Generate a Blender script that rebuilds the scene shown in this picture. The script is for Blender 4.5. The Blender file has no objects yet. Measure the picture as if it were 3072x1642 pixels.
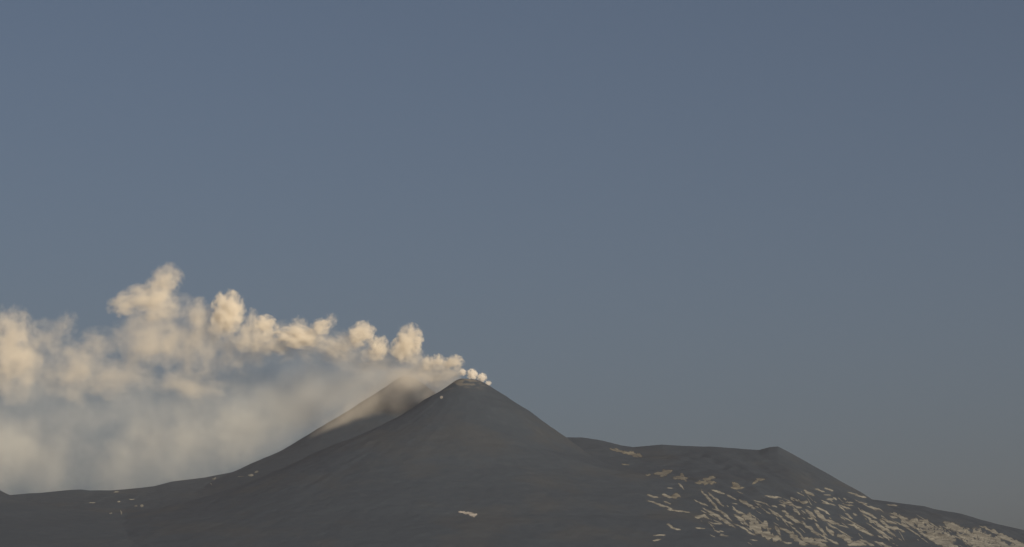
import bpy, bmesh, math, random
import numpy as np
from mathutils import Vector, Euler, noise as mn

random.seed(7)
R = math.radians
scene = bpy.context.scene
COL = scene.collection

# ------------------------------------------------------------------ camera
LENS, PITCH = 100.0, R(8.5)
EYE = 3.0
cam_d = bpy.data.cameras.new('camera')
cam_d.lens = LENS
cam_d.sensor_width = 36.0
cam_d.clip_start = 1.0
cam_d.clip_end = 200000.0
cam = bpy.data.objects.new('camera', cam_d)
cam.location = (0, 0, EYE)
cam.rotation_euler = (R(90) + PITCH, 0, 0)
COL.objects.link(cam)
scene.camera = cam
K = 36.0 / LENS / 1024.0
CP, SP = math.cos(PITCH), math.sin(PITCH)


def ray(px, py):
    """direction of sight (per metre of northing) -> X/Y and (Z-eye)/Y"""
    a = (np.asarray(px, float) - 512.0) * K
    b = (273.5 - np.asarray(py, float)) * K
    dy = CP - b * SP
    return a / dy, (SP + b * CP) / dy


def at(px, py, Y):
    u, w = ray(px, py)
    return Vector((float(u) * Y, Y, EYE + float(w) * Y))


# ------------------------------------------------------------------ helpers
def tag(o, label=None, cat=None, group=None, kind=None):
    if label: o['label'] = label
    if cat: o['category'] = cat
    if group: o['group'] = group
    if kind: o['kind'] = kind
    return o


class Nodes:
    def __init__(self, tree):
        self.t = tree
        tree.nodes.clear()

    def n(self, typ, **kw):
        nd = self.t.nodes.new(typ)
        for k, v in kw.items():
            if k.startswith('i_'):
                nd.inputs[k[2:].replace('_', ' ')].default_value = v
            else:
                setattr(nd, k, v)
        return nd

    def l(self, a, b):
        self.t.links.new(a, b)

    def val(self, nd, idx, v):
        if hasattr(v, 'links'):
            self.l(v, nd.inputs[idx])
        else:
            nd.inputs[idx].default_value = v

    def math(self, op, a, b=0.0, clamp=False):
        nd = self.n('ShaderNodeMath', operation=op)
        nd.use_clamp = clamp
        self.val(nd, 0, a)
        self.val(nd, 1, b)
        return nd.outputs[0]


def material(name):
    m = bpy.data.materials.new(name)
    m.use_nodes = True
    return m, Nodes(m.node_tree)


# ------------------------------------------------------------------ smooth value noise (numpy)
_rng = np.random.RandomState(11)
_tab = _rng.rand(256, 256)


def vnoise(x, y):
    xi = np.floor(x).astype(int); yi = np.floor(y).astype(int)
    fx = x - xi; fy = y - yi
    fx = fx * fx * fx * (fx * (fx * 6 - 15) + 10); fy = fy * fy * fy * (fy * (fy * 6 - 15) + 10)
    a = _tab[xi & 255, yi & 255]; b = _tab[(xi + 1) & 255, yi & 255]
    c = _tab[xi & 255, (yi + 1) & 255]; d = _tab[(xi + 1) & 255, (yi + 1) & 255]
    return (a + (b - a) * fx) * (1 - fy) + (c + (d - c) * fx) * fy - 0.5


def fbm(x, y, scale, octs=4, gain=0.5):
    s = 0.0; amp = 1.0
    x = x / scale; y = y / scale
    for i in range(octs):
        s = s + amp * vnoise(x + 17.3 * i, y - 9.1 * i)
        x = x * 2.03; y = y * 2.03; amp *= gain
    return s


# ------------------------------------------------------------------ the mountain: height of every form over (X, Y)
def table(pts):
    p = np.array(pts, float)
    return p[:, 0], p[:, 1]


# skyline of the broad shoulder the cones stand on (photo x -> photo y)
SHX, SHY = table([(-900, 520), (-400, 505), (-120, 497), (0, 496), (11.6, 495), (30, 493), (43, 492.4), (67, 490), (83, 489.2),
                  (90, 490.2), (111, 490.2), (127, 489), (155, 486), (172, 481.3), (207, 477), (230, 472.5), (250, 468),
                  (275, 464), (310, 459), (400, 452), (480, 445), (530, 439), (564, 437), (583, 437.3), (600, 440),
                  (612, 442.8), (622, 445.4), (633, 446.8), (645, 445.8), (662, 444.2), (683, 445.4), (720, 447.2),
                  (759, 450), (769, 447.2), (778, 446.6), (787, 451), (800, 458.4), (815, 467), (840, 481), (861, 492.5),
                  (871, 499.4), (890, 502), (923, 506), (933, 509), (959, 513.7), (980, 520), (1001, 525.6), (1022, 530.2),
                  (1100, 548), (1300, 575), (1900, 610)])
CRX, CRY = table([(-900, 10500), (0, 10400), (250, 10450), (420, 10350), (560, 10300), (640, 10250), (780, 10080), (870, 9950), (1030, 9800), (1900, 9700)])
# the same outline with its corners worn down, for the faces below the crest
DPX = np.arange(-900.0, 1901.0, 4.0)
_kern = np.exp(-0.5 * (np.arange(-30, 31) / 9.0) ** 2); _kern /= _kern.sum()
SOFT = np.convolve(np.pad(np.interp(DPX, SHX, SHY), 30, mode='edge'), _kern, 'valid')
_CRD = np.convolve(np.pad(np.interp(DPX, CRX, CRY), 30, mode='edge'), _kern, 'valid')
CRX, CRY = DPX, _CRD
# the front cone: right and left outlines about its axis
FC = (472.0, 10000.0)
FRX, FRY = table([(0, 381.0), (5, 379.9), (11, 382.2), (17, 385.6), (24, 390.4), (34, 396.8), (40, 401.2), (61, 414.2), (80, 428.4),
                  (92, 437.2), (130, 464), (180, 492), (240, 518), (320, 548), (460, 590), (900, 690), (2000, 1500)])
FLX, FLY = table([(0, 381.0), (6, 379.4), (13, 379.3), (17, 381), (31.5, 391.2), (42, 397.2), (47, 400), (62, 410.5), (80, 420.5), (111, 436),
                  (145, 450), (190, 472), (240, 496), (320, 532), (460, 582), (900, 690), (2000, 1500)])
# the back cone
BC = (405.0, 10620.0)
BLX, BLY = table([(0, 376), (6, 377.4), (18, 386), (34, 396.4), (47, 405), (58, 413), (80, 425.8), (101, 438.8), (127, 454.2), (146, 463.4),
                  (156, 468), (190, 484), (300, 530), (600, 640), (900, 720), (2000, 1500)])
BRX, BRY = table([(0, 376), (6, 377), (12, 379.8), (20, 385), (35, 396), (65, 415), (120, 450), (300, 530), (600, 640), (900, 720), (2000, 1500)])
# the dark spur cutting in at the left edge of the frame
HC = (-62.0, 9750.0)
HX, HY = table([(0, 452), (20, 460), (45, 479), (62, 490.0), (74, 496.5), (110, 512), (170, 530), (300, 560), (900, 690), (2000, 1500)])


def pz(py, Y):
    return EYE + ray(512.0, py)[1] * Y


def cone(X, Y, c, rt, lt):
    u0 = float(ray(c[0], 400.0)[0]); cx = u0 * c[1]; cy = c[1]
    m_px = K * cy / 0.9966
    dx = X - cx; dy = Y - cy
    r = np.hypot(dx, dy) / m_px
    w = 0.5 + 0.5 * dx / np.maximum(np.hypot(dx, dy), 1e-6)
    w = w * w * (3 - 2 * w)
    pyv = w * np.interp(r, *rt) + (1 - w) * np.interp(r, *lt)
    return pz(pyv, cy), dx, dy, r


def parts(X, Y):
    X = np.asarray(X, float); Y = np.asarray(Y, float)
    u = X / np.maximum(Y, 2000.0)
    px = 512 + u * 0.998 / K
    # shoulder
    yc = np.interp(px, CRX, CRY)
    zc_sky = pz(np.interp(px, SHX, SHY), yc)
    zc_face = pz(np.interp(px, DPX, SOFT), yc)
    near = np.exp(-(np.abs(Y - yc) / 120.0) ** 1.5)
    zc = zc_face + (zc_sky - zc_face) * near
    yb = 8300.0
    zb = 8300 * math.tan(R(2.2)) + 0.0
    t = np.clip((Y - yb) / (yc - yb), 0, 1)
    f = 0.62 * t + 0.38 * t * t
    f = f + 0.10 * np.sin(math.pi * t)
    front = zb + (zc - zb) * f
    over = np.maximum(Y - yc, 0)
    back = zc - over * 0.22 - 0.00025 * over * np.minimum(over, 900)
    low = zb * np.clip(Y / yb, 0, 1) ** 1.7
    base = np.where(Y < yb, low, np.where(Y < yc, front, back))
    base = np.maximum(base, np.where(Y > 9000, 150.0 + 40 * fbm(X, Y, 2600, 3), -50))
    nz = fbm(X, Y, 260, 5) * 12 + fbm(X + 900, Y - 300, 45, 3) * 3.0
    # channels running down to the right over the right-hand slope
    q = X * 0.80 + Y * 0.35
    side = np.clip((px - 600) / 140, 0, 1)
    chan = (fbm(q, (X * 0.5 - Y) * 0.12, 60, 3)) * 14 * side
    crest = np.clip(np.abs(Y - yc) / 140, 0.15, 1.0)
    fade = np.clip((Y - 400) / 4000, 0, 1)
    base = base + (nz + chan) * crest * fade + np.where(Y < 500, -1.0, 0)
    fc, dx, dy, r = cone(X, Y, FC, (FRX, FRY), (FLX, FLY))
    th = np.arctan2(dy, dx)
    rim = np.clip((r - 8) / 40, 0.10, 1)
    # crater bowl opening in the top
    bowl = -18.0 * np.clip(1 - (np.hypot(dx, dy - 22) / 34.0) ** 2, 0, 1)
    gl = fbm(np.cos(th) * 9 + 40, np.sin(th) * 9 + 40, 0.55, 3)
    fc = fc + gl * np.clip(r / 90, 0, 1) * 1.2 + (fbm(X, Y, 150, 4) * 5 + fbm(X, Y, 26, 3) * 1.8) * rim + bowl
    bc, dx2, dy2, r2 = cone(X, Y, BC, (BRX, BRY), (BLX, BLY))
    bc = bc + (fbm(X + 500, Y, 110, 4) * 8 + fbm(X, Y, 24, 3) * 2.4) * np.clip((r2) / 60, 0.15, 0.5)
    hl, dx3, dy3, r3 = cone(X, Y, HC, (HX, HY), (HX, HY))
    hl = hl + (fbm(X, Y, 130, 4) * 7) * np.clip(r3 / 200, 0.2, 1)
    return base, fc, bc, hl


def height(X, Y):
    b = np.stack(parts(X, Y))
    return b.max(axis=0)


def spaced(marks):
    out = []
    for (a, b, s) in marks:
        n = max(1, int(round((b - a) / s)))
        out.append(np.linspace(a, b, n, endpoint=False))
    out.append(np.array([marks[-1][1]]))
    return np.concatenate(out)


gx = spaced([(-24000, -12000, 1500), (-12000, -5000, 400), (-5000, -2700, 60), (-2700, -2100, 14), (-2100, 2100, 5.0), (2100, 2700, 14),
             (2700, 5000, 60), (5000, 12000, 400), (12000, 24000, 1500)])
gy = spaced([(-6000, -1000, 500), (-1000, 6000, 200), (6000, 8200, 50), (8200, 8900, 10), (8900, 10700, 5.0), (10700, 11600, 15), (11600, 14000, 80),
             (14000, 23000, 900)])
GX, GY = np.meshgrid(gx, gy)
comps = np.stack(parts(GX, GY))
GZ = comps.max(axis=0)
_so = np.sort(comps, axis=0)
_k = 75.0 * np.clip((9950 - GY) / 350, 0, 1) + 0.01          # scree fills the angle where the forms meet low on the slope
GZ = GZ + _k * 0.6 * np.exp(-np.clip((_so[-1] - _so[-2]) / _k, 0, 50))
which = comps.argmax(axis=0)

# mesh normals of the whole sheet so that its pieces meet without a seam
dzx = np.gradient(GZ, gx, axis=1); dzy = np.gradient(GZ, gy, axis=0)
NRM = np.stack([-dzx, -dzy, np.ones_like(dzx)], -1)
NRM /= np.linalg.norm(NRM, axis=-1, keepdims=True)
ny, nx = GX.shape
idx = np.arange(ny * nx).reshape(ny, nx)
quads = np.stack([idx[:-1, :-1], idx[:-1, 1:], idx[1:, 1:], idx[1:, :-1]], -1).reshape(-1, 4)
qcomp = which[:-1, :-1].reshape(-1)
ALLV = np.stack([GX, GY, GZ], -1).reshape(-1, 3)
ALLN = NRM.reshape(-1, 3)


def sheet(name, sel, mat):
    q = quads[sel]
    used, inv = np.unique(q, return_inverse=True)
    inv = inv.reshape(-1, 4)
    me = bpy.data.meshes.new(name)
    me.vertices.add(len(used)); me.vertices.foreach_set('co', ALLV[used].astype(np.float32).ravel())
    me.loops.add(inv.size); me.loops.foreach_set('vertex_index', inv.astype(np.int32).ravel())
    me.polygons.add(len(inv)); me.polygons.foreach_set('loop_start', (np.arange(len(inv)) * 4).astype(np.int32))
    me.update(calc_edges=True)
    me.polygons.foreach_set('use_smooth', np.ones(len(inv), bool))
    me.normals_split_custom_set_from_vertices(ALLN[used].tolist())
    me.materials.append(mat)
    o = bpy.data.objects.new(name, me)
    COL.objects.link(o)
    return o


# ------------------------------------------------------------------ materials of the ground
def lava_material(name, tint, warm_amount, summit=None):
    m, g = material(name)
    geo = g.n('ShaderNodeNewGeometry')
    big = g.n('ShaderNodeTexNoise', i_Scale=0.0042, i_Detail=4.0, i_Roughness=0.55)
    mid = g.n('ShaderNodeTexNoise', i_Scale=0.03, i_Detail=6.0, i_Roughness=0.62)
    fine = g.n('ShaderNodeTexNoise', i_Scale=0.22, i_Detail=4.0, i_Roughness=0.6)
    for n_ in (big, mid, fine): g.l(geo.outputs['Position'], n_.inputs['Vector'])
    ramp = g.n('ShaderNodeValToRGB')
    ramp.color_ramp.elements[0].position = 0.34
    ramp.color_ramp.elements[0].color = (tint[0] * .92, tint[1] * .93, tint[2] * .95, 1)
    ramp.color_ramp.elements[1].position = 0.68
    ramp.color_ramp.elements[1].color = (tint[0] * 1.08, tint[1] * 1.07, tint[2] * 1.05, 1)
    g.l(mid.outputs['Fac'], ramp.inputs['Fac'])
    wr = g.n('ShaderNodeMapRange'); wr.inputs['From Min'].default_value = 0.50; wr.inputs['From Max'].default_value = 0.66
    wr.inputs['To Max'].default_value = warm_amount
    g.l(big.outputs['Fac'], wr.inputs['Value'])
    mix = g.n('ShaderNodeMix', data_type='RGBA')
    g.l(wr.outputs[0], mix.inputs[0]); g.l(ramp.outputs[0], mix.inputs[6])
    mix.inputs[7].default_value = (tint[0] * 1.35, tint[1] * 1.12, tint[2] * 0.92, 1)
    col = mix.outputs[2]
    if summit is not None:
        # pale fumarole crusts and ash near the crater rim
        c, rad, pale = summit
        d = g.n('ShaderNodeVectorMath', operation='DISTANCE')
        g.l(geo.outputs['Position'], d.inputs[0]); d.inputs[1].default_value = c
        m1 = g.n('ShaderNodeMapRange', interpolation_type='SMOOTHSTEP')
        m1.inputs['From Min'].default_value = rad; m1.inputs['From Max'].default_value = rad * 0.25
        g.l(d.outputs['Value'], m1.inputs['Value'])
        m2 = g.n('ShaderNodeMapRange', interpolation_type='SMOOTHSTEP')
        m2.inputs['From Min'].default_value = 0.46; m2.inputs['From Max'].default_value = 0.58
        sp = g.n('ShaderNodeTexNoise', i_Scale=0.035, i_Detail=5.0, i_Roughness=0.6)
        mp = g.n('ShaderNodeMapping'); mp.inputs['Scale'].default_value = (0.8, 0.8, 2.2)
        g.l(geo.outputs['Position'], mp.inputs['Vector']); g.l(mp.outputs[0], sp.inputs['Vector'])
        g.l(sp.outputs['Fac'], m2.inputs['Value'])
        mx = g.n('ShaderNodeMix', data_type='RGBA')
        g.l(g.math('MULTIPLY', m1.outputs[0], m2.outputs[0]), mx.inputs[0])
        g.l(col, mx.inputs[6]); mx.inputs[7].default_value = (*pale, 1)
        col = mx.outputs[2]
    bs = g.n('ShaderNodeBsdfPrincipled', i_Roughness=0.95)
    bs.inputs['Specular IOR Level'].default_value = 0.1
    bump = g.n('ShaderNodeBump', i_Strength=0.3, i_Distance=2.0)
    g.l(fine.outputs['Fac'], bump.inputs['Height'])
    g.l(bump.outputs[0], bs.inputs['Normal'])
    g.l(col, bs.inputs['Base Color'])
    out = g.n('ShaderNodeOutputMaterial')
    g.l(bs.outputs[0], out.inputs['Surface'])
    return m


FTOP = at(464, 386, 9975)
M_GROUND = lava_material('dark_lava_ground', (0.038, 0.052, 0.073), 0.55)
M_CONE = lava_material('dark_ash_cone', (0.038, 0.052, 0.073), 0.5, (tuple(FTOP), 115.0, (0.125, 0.125, 0.12)))
M_BACK = lava_material('dark_ash_back_cone', (0.038, 0.052, 0.073), 0.3)
M_HILL = lava_material('dark_lava_spur', (0.038, 0.052, 0.073), 0.3)

tag(sheet('terrain', qcomp == 0, M_GROUND), 'dark lava slopes and long ridge spreading below and right of the cones', 'mountain slope', kind='structure')
tag(sheet('volcano_cone', qcomp == 1, M_CONE), 'dark ash cone with pale crusted flat top and steam on its rim', 'volcano', kind='structure')
tag(sheet('volcano_cone.001', qcomp == 2, M_BACK), 'second dark peak veiled by drifting smoke behind the steaming cone', 'volcano', kind='structure')
tag(sheet('hill', qcomp == 3, M_HILL), 'dark spur sloping down from the left edge below the smoke', 'hill', kind='structure')


# ------------------------------------------------------------------ snow
def snow_material(name, c0, c1):
    m, g = material(name)
    geo = g.n('ShaderNodeNewGeometry')
    nz = g.n('ShaderNodeTexNoise', i_Scale=0.035, i_Detail=5.0, i_Roughness=0.65)
    g.l(geo.outputs['Position'], nz.inputs['Vector'])
    ramp = g.n('ShaderNodeValToRGB')
    ramp.color_ramp.elements[0].position = 0.36; ramp.color_ramp.elements[0].color = (*c0, 1)
    ramp.color_ramp.elements[1].position = 0.66; ramp.color_ramp.elements[1].color = (*c1, 1)
    g.l(nz.outputs['Fac'], ramp.inputs['Fac'])
    bs = g.n('ShaderNodeBsdfPrincipled', i_Roughness=0.8)
    g.l(ramp.outputs[0], bs.inputs['Base Color'])
    # snow thins out to bare cinders at its rim
    at_ = g.n('ShaderNodeAttribute', attribute_name='cover')
    sp = g.n('ShaderNodeTexNoise', i_Scale=0.16, i_Detail=4.0, i_Roughness=0.6)
    g.l(geo.outputs['Position'], sp.inputs['Vector'])
    al = g.math('ADD', g.math('MULTIPLY', at_.outputs['Fac'], 1.9), g.math('MULTIPLY', g.math('SUBTRACT', sp.outputs['Fac'], 0.56), 2.2), True)
    g.l(al, bs.inputs['Alpha'])
    out = g.n('ShaderNodeOutputMaterial'); g.l(bs.outputs[0], out.inputs['Surface'])
    return m


M_SNOW = snow_material('ash_dusted_snow', (0.09, 0.091, 0.084), (0.28, 0.285, 0.26))
M_SNOW_FAINT = snow_material('old_dirty_snow', (0.05, 0.052, 0.05), (0.19, 0.185, 0.155))
M_SNOW_BRIGHT = snow_material('cleaner_snow', (0.2, 0.195, 0.19), (0.4, 0.39, 0.38))

YS = np.arange(8600.0, 10900.0, 4.0)


def ground(X, Y):
    """height of the built sheet, read between its corners"""
    i = np.clip(np.searchsorted(gx, X) - 1, 0, nx - 2); j = np.clip(np.searchsorted(gy, Y) - 1, 0, ny - 2)
    fx = (X - gx[i]) / (gx[i + 1] - gx[i]); fy = (Y - gy[j]) / (gy[j + 1] - gy[j])
    return ((GZ[j, i] * (1 - fx) + GZ[j, i + 1] * fx) * (1 - fy) + (GZ[j + 1, i] * (1 - fx) + GZ[j + 1, i + 1] * fx) * fy)


def drop(pxs, pys):
    """where lines of sight through those photo positions meet the ground"""
    u, w = ray(pxs, pys)
    res = np.zeros((len(u), 3))
    for i0 in range(0, len(u), 400):
        uu = u[i0:i0 + 400, None]; ww = w[i0:i0 + 400, None]
        d = ground(uu * YS[None], YS[None] + 0 * uu) - (EYE + ww * YS[None])
        hit = d > 0
        k = np.where(hit.any(1), hit.argmax(1), -1)
        for j, kk in enumerate(k):
            if kk <= 0:
                res[i0 + j] = np.nan; continue
            d0, d1 = d[j, kk - 1], d[j, kk]
            Y = YS[kk - 1] + 4.0 * (-d0) / (d1 - d0)
            res[i0 + j] = (u[i0 + j] * Y, Y, 0)
    ok = ~np.isnan(res[:, 0])
    res[ok, 2] = ground(res[ok, 0], res[ok, 1])
    return res, ok


class Snow:
    """long drifts draped over the ground, thin at their rims"""

    def __init__(self):
        self.px, self.py, self.lift, self.faces, self.cover = [], [], [], [], []

    def streak(self, x0, y0, x1, y1, w, seed=0, reach=0.12):
        rnd = random.Random(seed)
        L = math.hypot(x1 - x0, y1 - y0)
        tx, ty = (x1 - x0) / L, (y1 - y0) / L
        ext = w * (0.25 + 2 * reach) + reach * L
        n = max(6, int((L + 2 * ext) / 0.45)); n = min(n, 60)
        na = 7
        b0 = len(self.px)
        ph = rnd.random() * 50
        for i in range(n + 1):
            s = i / n
            cx = x0 - tx * ext + (x1 - x0 + 2 * tx * ext) * s
            cy = y0 - ty * ext + (y1 - y0 + 2 * ty * ext) * s
            prof = min(1.0, (4.2 * s * (1 - s)) ** 0.55)
            wob = mn.noise(Vector((ph, s * L * 0.30, 0))) * 0.30 * w
            wl = w * 0.5 * prof * (1 + 1.0 * mn.noise(Vector((ph + 9, s * L * 0.3, 3))) + 0.45 * mn.noise(Vector((ph + 9, s * L * 0.8, 8))))
            wr = w * 0.5 * prof * (1 + 1.0 * mn.noise(Vector((ph + 19, s * L * 0.3, 5))) + 0.45 * mn.noise(Vector((ph + 29, s * L * 0.8, 8))))
            wl = max(wl, 0.02); wr = max(wr, 0.02)
            for j in range(na):
                q = -1 + 2 * j / (na - 1)
                off = wob + (q * wr if q > 0 else q * wl)
                self.px.append(cx - ty * off); self.py.append(cy + tx * off)
                self.cover.append((1 - q * q) * prof)
                self.lift.append(1.3 * (1 - q * q) * prof - 0.25)
        for i in range(n):
            for j in range(na - 1):
                a = b0 + i * na + j
                self.faces.append((a, a + 1, a + na + 1, a + na))

    def build(self, name, mat):
        P, ok = drop(np.array(self.px), np.array(self.py))
        P[:, 2] += np.array(self.lift)
        good = []
        for f in self.faces:
            if all(ok[i] for i in f):
                ys = [P[i, 1] for i in f]
                if max(ys) - min(ys) < 200: good.append(f)
        usedi = sorted({i for f in good for i in f})
        mp = {v: k for k, v in enumerate(usedi)}
        me = bpy.data.meshes.new(name)
        me.from_pydata([tuple(P[i]) for i in usedi], [], [tuple(mp[i] for i in f) for f in good])
        cv = me.attributes.new('cover', 'FLOAT', 'POINT')
        cv.data.foreach_set('value', np.array([self.cover[i] for i in usedi], np.float32))
        bm = bmesh.new(); bm.from_mesh(me)
        bmesh.ops.recalc_face_normals(bm, faces=bm.faces)
        up = sum(f.normal.z for f in bm.faces)
        if up < 0: bmesh.ops.reverse_faces(bm, faces=bm.faces)
        for f in bm.faces: f.smooth = True
        bm.to_mesh(me); bm.free()
        me.materials.append(mat)
        o = bpy.data.objects.new(name, me); COL.objects.link(o)
        return o


Z6 = lambda x, y: ((1600 + x / 3.22) / 3, (1260 + y / 3.22) / 3)
Z7 = lambda x, y: ((2272 + x / 3.22) / 3, (1260 + y / 3.22) / 3)
S6 = [(1110,725,1190,745,25),(1130,785,1320,855,28),(1320,870,1490,890,22),(1200,815,1330,850,20),(1270,790,1320,810,20),(1260,725,1320,745,35),
(1300,655,1340,660,12),(1410,620,1450,660,25),(1590,935,1670,945,55),(1700,990,1810,1005,22),(1300,1015,1350,1040,35),(1340,1045,1410,1055,20),
(1580,1045,1645,1045,25),(1170,1115,1260,1110,20),(1170,1160,1225,1155,25),(1640,705,1790,870,35),(1790,870,1900,960,35),(1710,720,1820,820,35),
(1730,900,1920,1020,45),(1650,860,1760,920,25),(1570,780,1670,825,25),(1740,680,1830,710,28),(1880,730,1950,765,25),(2010,785,2120,840,40),
(1970,690,2020,710,12),(1950,870,2100,950,30),(1960,930,2060,1000,40),(2040,940,2270,1040,90),(1960,1010,2120,1100,30),(2090,1010,2200,1090,70),
(2200,1100,2380,1150,60),(2140,780,2250,810,18),(2290,870,2390,930,28),(1800,1075,1830,1080,15),(1810,1115,1880,1120,15),(2100,1160,2160,1165,12),
(2350,1040,2380,1100,30),(2400,1050,2500,1090,25)]
S7 = [(90,735,180,750,25),(470,690,530,720,45),(570,670,640,690,20),(660,660,720,680,25),(650,725,700,725,18),(680,765,730,765,22),(640,800,740,820,18),
(420,790,470,800,30),(270,800,320,800,25),(320,820,410,840,35),(220,825,255,830,35),(150,830,180,840,25),(880,700,960,720,18),(960,730,1040,745,22),
(990,800,1050,810,22),(1080,840,1180,860,25),(1265,820,1340,825,22),(860,795,920,800,15),(810,830,890,860,22),(870,820,920,825,15),(860,910,910,945,30),
(930,905,950,920,20),(580,850,640,870,25),(640,870,690,910,25),(480,880,550,930,35),(570,890,640,940,55),(520,930,570,970,25),(640,960,770,1005,45),
(120,865,190,920,25),(250,880,290,900,30),(360,870,400,900,35),(290,930,400,990,40),(260,970,330,1000,35),(450,1000,570,1100,45),(570,1010,660,1100,35),
(680,1050,720,1100,50),(880,1010,960,1025,15),(940,1020,1095,1105,35),(1010,880,1140,940,30),(1060,940,1300,1100,45),(1200,980,1310,1060,40),
(1180,1070,1260,1145,40),(1300,1040,1400,1070,40),(1220,960,1330,1000,30),(1290,930,1340,945,25),(1310,910,1440,960,40),(1390,940,1500,1030,50),
(1400,1010,1460,1030,25),(1490,975,1680,1010,80),(1530,1040,1680,1160,30),(1560,1000,1800,1180,90),(1700,1060,1880,1150,110),(1650,1120,1900,1230,90),
(1810,1000,1960,1050,60),(1900,1050,2100,1130,110),(1980,1130,2300,1220,110),(2100,1080,2330,1190,100),(2190,1040,2450,1150,40),(2300,1200,2576,1225,70),
(180,1040,210,1090,35),(230,1050,320,1090,30),(360,1050,430,1120,30),(60,1090,190,1150,70),(0,1020,40,1080,60),(330,1110,450,1200,60),(440,1150,660,1210,70),
(560,1150,660,1170,35),(640,1110,660,1150,25),(260,1180,320,1190,25),(700,1160,770,1190,30),(790,1110,910,1170,60),(900,1200,1020,1200,50),
(1010,1165,1110,1205,30),(1150,1180,1280,1225,35),(950,1180,1010,1180,40),(1370,1080,1420,1160,12),
(2000,1150,2200,1240,90),(2150,1190,2400,1260,90),(1750,1150,1950,1260,60),(2350,1130,2560,1200,45),(1330,980,1560,1110,18),(1080,1010,1300,1150,16),
(820,930,1050,1060,14),(1450,1040,1640,1180,16),(700,1010,900,1130,16),(520,1060,700,1160,14),(1560,930,1760,1050,14),(960,780,1140,870,12)]
sn = Snow()
k = 0
for Z, L in ((Z6, S6), (Z7, S7)):
    for (x0, y0, x1, y1, w) in L:
        a = Z(x0, y0); b = Z(x1, y1)
        sn.streak(a[0], a[1], b[0], b[1], (w / 9.0 if w >= 60 else w / 11.0), k, 0.05 if w >= 60 else 0.15); k += 1
# small scraps of snow between the drifts
rs = random.Random(3)
for i in range(230):
    x = rs.uniform(700, 1040); lo = np.interp(x, [700, 760, 800, 860, 930, 1040], [505, 497, 487, 498, 520, 545])
    y = lo + abs(rs.gauss(0, 26)) + 2
    if y > 556: continue
    L = rs.uniform(1.5, 8); an = R(rs.gauss(32, 10))
    sn.streak(x, y, x + L * math.cos(an), y + L * math.sin(an), rs.uniform(0.5, 1.7), 1000 + i)
tag(sn.build('snow', M_SNOW), 'streaky ash-dusted snow lying in channels down the right-hand slope', 'snow', kind='stuff')


def patch(streaks, label, mat=M_SNOW, group=None):
    s = Snow()
    for i, t in enumerate(streaks): s.streak(*t, seed=len(label) * 7 + i, reach=0.0)
    o = s.build('snow_patch', mat)
    return tag(o, label, 'snow patch', group)


def z6(*L):
    return [(*Z6(a, b), *Z6(c, d), w / 9.66) for (a, b, c, d, w) in L]


Z4 = lambda x, y: (x / 2.576 / 3, (1200 + y / 2.576) / 3)
Z5 = lambda x, y: ((900 + x / 2.576) / 3, (1200 + y / 2.576) / 3)


def zz(Z, *L):
    return [(*Z(a, b), *Z(c, d), w / 7.73) for (a, b, c, d, w) in L]


G = 'isolated snow patches on the dark slopes'
patch(z6((740,275,900,325,34),(870,305,1050,352,52)), 'pale tan snow wedge just under the skyline where the ridge begins right of the cone', M_SNOW_FAINT, G)
patch(z6((850,425,930,435,15)), 'thin faint snow sliver under the pale wedge near the ridge top', M_SNOW_FAINT, G)
patch(z6((1085,530,1130,530,28)), 'tiny round snow dot left of the peaked tan patch below the ridge', M_SNOW_FAINT, G)
patch(z6((1165,528,1340,490,42),(1230,540,1335,490,60)), 'peaked tan snow patch high on the slope below the flat ridge', M_SNOW_FAINT, G)
patch(z6((1350,560,1490,560,45),(1420,520,1480,590,40)), 'ragged snow patch between two tan patches below the flat ridge', M_SNOW_FAINT, G)
patch(z6((1560,605,1770,605,40),(1640,575,1755,555,50)), 'broad flat-bottomed tan snow patch in the middle of the high slope', M_SNOW_FAINT, G)
patch(z6((1905,655,2035,657,30),(1925,610,1990,640,55)), 'grey snow patch shaped like a hat under the ridge corner', M_SNOW_FAINT, G)
patch(z6((2120,622,2175,570,32),(2150,568,2240,575,28)), 'hooked snow patch highest under the pointed ridge corner', M_SNOW_FAINT, G)
patch(z6((1338,738,1412,738,60)), 'square yellowish snow patch alone on the dark slope left of the streaks', M_SNOW_FAINT, G)
patch(zz(Z5, (1225,865,1345,880,24),(1300,882,1365,888,32)), 'lone bright snow streak low on the front of the dark cone', M_SNOW_BRIGHT, G)
patch(zz(Z4, (878,712,918,708,14)), 'snow fleck right on the low skyline at the left', M_SNOW, G)
patch(zz(Z4, (682,793,740,795,9)), 'thin flat snow line at the left under the smoke', M_SNOW, G)
patch(zz(Z4, (1040,820,1060,820,16)), 'left dot of the twin snow dots on the left slope', M_SNOW, G)
patch(zz(Z4, (1085,818,1107,818,18)), 'right dot of the twin snow dots on the left slope', M_SNOW, G)
patch(zz(Z4, (995,767,1045,767,10)), 'short snow dash just above the twin snow dots', M_SNOW, G)
patch(zz(Z4, (905,787,930,787,10)), 'small snow fleck upper left of the twin snow dots', M_SNOW, G)
patch(zz(Z4, (845,872,865,876,18)), 'faint snow dot lower left of the twin snow dots', M_SNOW, G)
patch(zz(Z4, (932,855,940,885,16)), 'upright faint snow dash below the twin snow dots', M_SNOW, G)
patch(zz(Z4, (1640,612,1668,602,18)), 'snow fleck close under the skyline where the left slope steepens', M_SNOW, G)
patch(zz(Z4, (1625,640,1640,660,10)), 'tiny snow speck just under the fleck where the left slope steepens', M_SNOW, G)
patch(zz(Z4, (1915,580,1960,585,16)), 'middle scrap of the three snow scraps at the left foot of the cones', M_SNOW, G)
patch(zz(Z4, (1970,562,1995,550,18)), 'highest, right-hand scrap of the three snow scraps at the left foot of the cones', M_SNOW, G)
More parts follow.
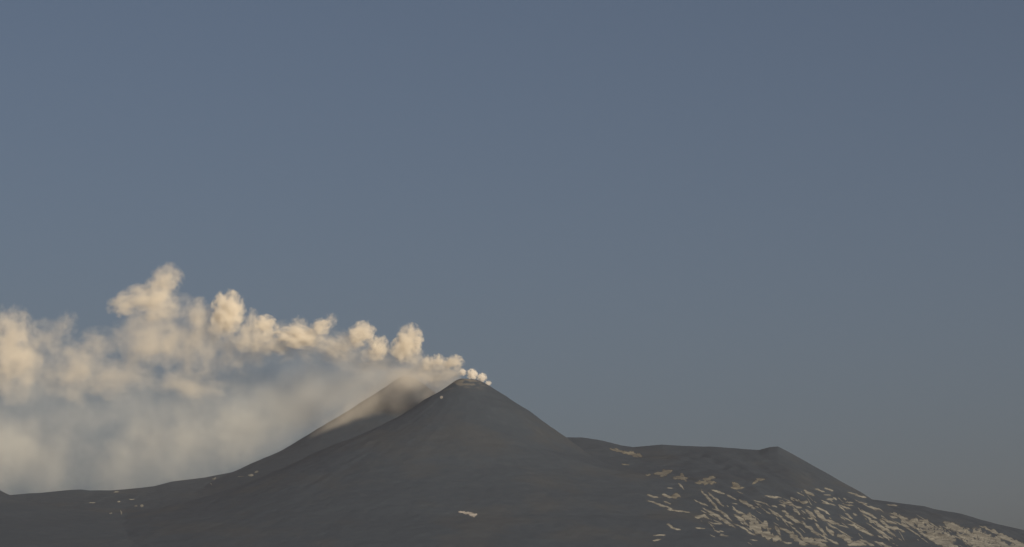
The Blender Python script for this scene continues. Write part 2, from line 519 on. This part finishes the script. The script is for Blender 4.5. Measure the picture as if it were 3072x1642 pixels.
patch(zz(Z4, (1835,592,1890,592,6)), 'thin left-hand line of the three snow scraps at the left foot of the cones', M_SNOW, G)
patch([(440.2, 397.4, 442.6, 397.4, 2.6)], 'small white snow spot beside the rim on the cone shoulder', M_SNOW_BRIGHT, G)


# ------------------------------------------------------------------ smoke
def smoke_material(name, color, density, scale, amp, sharp, aniso=0.0, world_noise=False, detail=5.0, soft=0.0, seedv=0.0):
    """density fades from the middle of each billow to its ragged rim"""
    m, g = material(name)
    tc = g.n('ShaderNodeTexCoord')
    ln = g.n('ShaderNodeVectorMath', operation='LENGTH')
    g.l(tc.outputs['Object'], ln.inputs[0])
    nz = g.n('ShaderNodeTexNoise', i_Scale=scale, i_Detail=detail, i_Roughness=0.6)
    nz.noise_dimensions = '3D'
    if world_noise:
        geo = g.n('ShaderNodeNewGeometry')
        g.l(geo.outputs['Position'], nz.inputs['Vector'])
    else:
        oi = g.n('ShaderNodeObjectInfo')
        ad = g.n('ShaderNodeVectorMath', operation='MULTIPLY_ADD')
        g.l(oi.outputs['Location'], ad.inputs[0]); ad.inputs[1].default_value = (0.37, 0.37, 0.37)
        g.l(tc.outputs['Object'], ad.inputs[2])
        g.l(ad.outputs[0], nz.inputs['Vector'])
    e = g.math('SUBTRACT', nz.outputs['Fac'], 0.5)
    e = g.math('MULTIPLY', e, amp)
    e = g.math('ADD', e, g.math('SUBTRACT', 0.90, ln.outputs['Value']))
    e = g.math('MULTIPLY', e, sharp, True)
    e = g.math('POWER', e, 1.3)
    # nothing right at the shell
    edge = g.math('MULTIPLY', g.math('SUBTRACT', 1.0, ln.outputs['Value']), 8.0, True)
    e = g.math('MULTIPLY', e, edge)
    d = g.math('MULTIPLY', e, density)
    pv = g.n('ShaderNodeVolumePrincipled')
    pv.inputs['Color'].default_value = (*color, 1)
    pv.inputs['Anisotropy'].default_value = aniso
    pv.inputs['Density Attribute'].default_value = ''
    g.l(d, pv.inputs['Density'])
    out = g.n('ShaderNodeOutputMaterial')
    g.l(pv.outputs[0], out.inputs['Volume'])
    return m


_ico = {}


def billow_mesh(seed, lump=0.05):
    bm = bmesh.new()
    bmesh.ops.create_icosphere(bm, subdivisions=4, radius=1.0)
    off = Vector((seed * 3.1, seed * 1.7, seed * 5.3))
    for v in bm.verts:
        d = mn.noise(v.co * 2.2 + off) * lump * 2
        v.co *= 0.97 + d
    for f in bm.faces: f.smooth = True
    me = bpy.data.meshes.new('billow')
    bm.to_mesh(me); bm.free()
    return me


plume = bpy.data.objects.new('smoke_plume', None)
plume.location = at(470, 378, 10010)
COL.objects.link(plume)
tag(plume, 'long cream smoke plume drifting left from the cone top in lumpy billows', 'smoke plume')
bpy.context.view_layer.update()
_n = [0]


def puff(name, mat, px, py, rx, ry, Y, rd=None, tilt=0.0, parent=plume, lump=0.05):
    if name == 'smoke_billow': Y = 10000 + (Y - 10000) * 1.4
    me = billow_mesh(_n[0] + 1, lump)
    _n[0] += 1
    me.name = name
    me.materials.append(mat)
    o = bpy.data.objects.new(name, me)
    COL.objects.link(o)
    mpp = K * Y
    c = at(px, py, Y)
    o.location = c - parent.location if parent else c
    if parent: o.parent = parent
    o.scale = (rx * mpp, (rd if rd else (rx + ry) / 2) * mpp, ry * mpp)
    o.rotation_euler = (0, R(tilt), 0)
    return o


WARM = (0.990, 0.964, 0.912)
M_THICK = smoke_material('thick_smoke', WARM, 0.055, 2.4, 3.1, 1.7)
M_MEDIUM = smoke_material('medium_smoke', WARM, 0.018, 2.2, 3.0, 1.5)
M_MURKY = smoke_material('loose_smoke', WARM, 0.015, 2.1, 2.8, 1.4)
M_FAINT = smoke_material('faint_smoke', WARM, 0.0072, 1.9, 2.8, 1.2)
M_VEIL = smoke_material('thin_smoke_veil', (0.94, 0.965, 0.965), 0.0034, 0.0060, 1.7, 1.2, world_noise=True)
M_STREAK = smoke_material('smoke_streaks', WARM, 0.0022, 0.005, 1.0, 1.0, world_noise=True)
M_DRIFT = smoke_material('drifting_smoke', WARM, 0.0150, 0.008, 1.1, 1.0, world_noise=True)
M_STEAM = smoke_material('white_steam', (0.985, 0.97, 0.95), 0.17, 2.0, 2.6, 2.4)

# billowing heads along the top of the plume, from the crater to the left
for (px, py, rx, ry, Y, tilt, mat) in [
    (455, 362, 10, 8, 10030, 0, M_THICK), (447, 364, 8, 7, 10040, 0, M_THICK), (438, 362, 7.5, 9, 10040, 0, M_THICK), (428, 363, 8, 8.5, 10050, 0, M_THICK),
    (450, 373, 16, 9, 10050, 0, M_MEDIUM), (430, 376, 18, 12, 10070, 0, M_MEDIUM),
    (410, 340, 14, 17, 10070, 0, M_THICK), (402, 350, 13, 14, 10080, 0, M_THICK), (413, 356, 12, 14, 10090, 0, M_MEDIUM),
    (379, 348, 11, 14, 10090, 12, M_THICK), (372, 354, 13, 11, 10100, 0, M_MEDIUM),
    (362, 334, 15, 13.5, 10110, -25, M_THICK), (350, 343, 13, 12, 10120, 0, M_MEDIUM),
    (331, 321, 7.5, 9, 10130, 25, M_MEDIUM), (321, 327, 12, 9, 10130, -15, M_THICK), (332, 346, 24, 12, 10140, 25, M_MEDIUM),
    (299, 325, 10, 10, 10150, 0, M_MEDIUM), (298, 337, 24, 12, 10150, 8, M_THICK), (274, 343, 20, 14, 10170, 0, M_MEDIUM),
    (266, 325, 13, 11, 10180, 15, M_THICK), (252, 320, 8, 13, 10180, 0, M_MEDIUM), (252, 338, 22, 18, 10190, 0, M_MEDIUM),
    (228, 311, 18, 22, 10200, 10, M_THICK), (226, 325, 20, 18, 10210, 0, M_MEDIUM),
    (199, 315, 17, 19, 10230, 0, M_MURKY), (197, 345, 20, 24, 10240, 0, M_FAINT),
    (168, 279, 17, 17, 10250, 0, M_MEDIUM), (160, 288, 16, 20, 10255, 0, M_MEDIUM), (138, 299, 26, 15, 10260, -18, M_MEDIUM), (122, 306, 17, 12, 10265, 0, M_MEDIUM),
    (158, 305, 24, 16, 10260, 0, M_MEDIUM), (152, 340, 34, 34, 10280, 0, M_FAINT),
    (66, 325, 13, 16, 10320, 15, M_FAINT), (78, 362, 26, 30, 10320, 0, M_FAINT),
    (14, 330, 22, 26, 10340, 0, M_MURKY), (-18, 325, 26, 30, 10340, 0, M_MURKY), (16, 356, 28, 26, 10350, 0, M_MURKY),
]:
    puff('smoke_billow', mat, px, py, rx * 1.12, ry * 1.12, Y, tilt=tilt)

# looser smoke hanging under the heads
for (px, py, rx, ry, Y, tilt) in [
    (392, 354, 20, 12, 10100, 0), (345, 340, 24, 13, 10140, 15), (314, 334, 20, 12, 10150, 0), (284, 330, 20, 12, 10170, 0), (425, 366, 20, 10, 10060, 10),
    (172, 310, 34, 22, 10270, 0), (205, 330, 26, 24, 10250, 0), (100, 345, 30, 22, 10320, 0), (48, 340, 26, 26, 10340, 0), (415, 368, 26, 13, 10110, 0), (385, 366, 30, 14, 10140, 5), (352, 360, 32, 18, 10160, 15), (318, 350, 34, 18, 10190, 15),
    (280, 348, 34, 18, 10220, 0), (245, 352, 30, 26, 10240, 0), (212, 352, 28, 34, 10260, 0), (180, 345, 30, 36, 10280, 0), (148, 335, 40, 36, 10300, 0),
    (118, 376, 46, 28, 10320, 0), (72, 378, 40, 34, 10350, 0), (20, 376, 40, 38, 10370, 0), (-25, 365, 50, 46, 10380, 0), (190, 384, 50, 24, 10330, 8),
]:
    puff('smoke_billow', M_FAINT, px, py, rx, ry, Y, tilt=tilt)

# the thin veil sinking from the plume behind the slope
for (px, py, rx, ry, Y, rd, tilt) in [
    (404, 388, 36, 22, 10320, 20, -32), (398, 384, 30, 18, 10400, 18, -30), (374, 403, 44, 18, 10360, 18, -32), (346, 418, 44, 12, 10380, 16, -32),
    (434, 384, 26, 19, 10240, 22, -20), (432, 390, 18, 12, 10200, 14, -25), (446, 377, 18, 12, 10150, 20, -20), (408, 378, 24, 14, 10420, 20, -10),
]:
    puff('smoke_veil', M_DRIFT, px, py, rx * 1.2, ry * 1.3, Y, rd, tilt)
for (px, py, rx, ry, Y, rd, tilt) in [
    (225, 446, 100, 50, 10560, 38, -12), (140, 466, 120, 56, 10550, 38, -5), (40, 470, 120, 60, 10550, 38, 0), (-60, 466, 120, 64, 10550, 38, 0),
    (70, 412, 110, 66, 10510, 36, 0), (-25, 414, 100, 68, 10510, 36, 0), (165, 410, 105, 62, 10520, 36, 0), (245, 400, 90, 56, 10530, 34, -10),
    (320, 388, 70, 38, 10400, 26, -20), (385, 385, 60, 34, 10900, 45, -24), (330, 395, 80, 56, 10860, 50, -20), (270, 408, 100, 76, 10600, 42, -12),
]:
    puff('smoke_veil', M_VEIL, px, py, rx, ry, Y, rd, tilt)
# warmer streaks trailing down towards the slope
for (px, py, rx, ry, Y, rd, tilt) in [
    (195, 430, 100, 44, 10530, 26, -10), (20, 436, 100, 44, 10530, 26, 0), (306, 410, 72, 34, 10700, 24, -30), (236, 436, 80, 34, 10560, 24, -16),
    (350, 390, 70, 34, 10830, 28, -30), (372, 376, 56, 22, 10830, 26, -20), (330, 402, 60, 30, 10800, 26, -30), (150, 448, 90, 38, 10540, 26, -6), (50, 456, 100, 38, 10530, 26, 0),
]:
    puff('smoke_streak', M_STREAK, px, py, rx, ry, Y, rd, tilt)

GS = 'steam puffs on the crater rim'
for (px, py, rx, ry, Y, lab) in [
    (472.2, 374.6, 6.5, 7, 10005, 'largest bright white steam ball standing on the crater rim'),
    (482, 377.6, 6.3, 5.6, 10000, 'second white steam ball just right of the largest one on the crater rim'),
    (488.5, 383.3, 4.0, 3.4, 9990, 'smallest low white steam wisp on the right edge of the crater rim'),
    (463, 372.2, 4.8, 4.2, 10015, 'small greyish steam puff between the largest ball and the plume'),
]:
    o = puff('steam_puff', M_STEAM, px, py, rx, ry, Y, parent=None, lump=0.14)
    tag(o, lab, 'steam puff', GS)

# ------------------------------------------------------------------ air
hz_m, g = material('hazy_air')
pv = g.n('ShaderNodeVolumePrincipled')
pv.inputs['Color'].default_value = (0.80, 0.82, 1.0, 1)
pv.inputs['Density'].default_value = 0.9e-5
pv.inputs['Anisotropy'].default_value = 0.1
out = g.n('ShaderNodeOutputMaterial'); g.l(pv.outputs[0], out.inputs['Volume'])
bm = bmesh.new(); bmesh.ops.create_cube(bm, size=1.0)
me = bpy.data.meshes.new('haze'); bm.to_mesh(me); bm.free(); me.materials.append(hz_m)
hz = bpy.data.objects.new('haze', me)
zlo, zhi = float(GZ.min()) - 1.0, 1680.0
hz.scale = (48400, 29400, zhi - zlo); hz.location = (0, 8500, (zhi + zlo) / 2)
COL.objects.link(hz)
tag(hz, 'even pale evening haze in the air over the whole view', 'haze', kind='stuff')

# ------------------------------------------------------------------ light
SUN_EL, SUN_AZ = R(15.0), R(150.0)      # azimuth clockwise from the view direction
sd = Vector((math.sin(SUN_AZ) * math.cos(SUN_EL), math.cos(SUN_AZ) * math.cos(SUN_EL), math.sin(SUN_EL)))
sl = bpy.data.lights.new('sun', 'SUN')
sl.energy = 4.3; sl.angle = R(0.5); sl.color = (1.0, 0.83, 0.60)
so = bpy.data.objects.new('sun', sl); so.rotation_euler = sd.to_track_quat('Z', 'Y').to_euler()
so.location = (-3000, -2000, 4000)
COL.objects.link(so)
w = bpy.data.worlds.new('World'); scene.world = w; w.use_nodes = True
g = Nodes(w.node_tree)
sky = g.n('ShaderNodeTexSky', sky_type='NISHITA')
sky.sun_disc = False; sky.sun_elevation = SUN_EL; sky.sun_rotation = SUN_AZ
sky.altitude = 1000; sky.air_density = 0.68; sky.dust_density = 10.0; sky.ozone_density = 0.3
bg = g.n('ShaderNodeBackground', i_Strength=0.0605)
g.l(sky.outputs[0], bg.inputs['Color'])
out = g.n('ShaderNodeOutputWorld'); g.l(bg.outputs[0], out.inputs['Surface'])

# ------------------------------------------------------------------ render
scene.render.engine = 'CYCLES'
cy = scene.cycles
cy.use_denoising = True
cy.denoiser = 'OPENIMAGEDENOISE'
cy.max_bounces = 12; cy.diffuse_bounces = 2; cy.glossy_bounces = 1; cy.volume_bounces = 9
cy.transparent_max_bounces = 256
cy.volume_step_rate = 1.0; cy.volume_max_steps = 512
cy.use_adaptive_sampling = False
scene.view_settings.view_transform = 'Standard'
scene.view_settings.look = 'None'
scene.view_settings.gamma = 1.0
scene.view_settings.exposure = 0.0
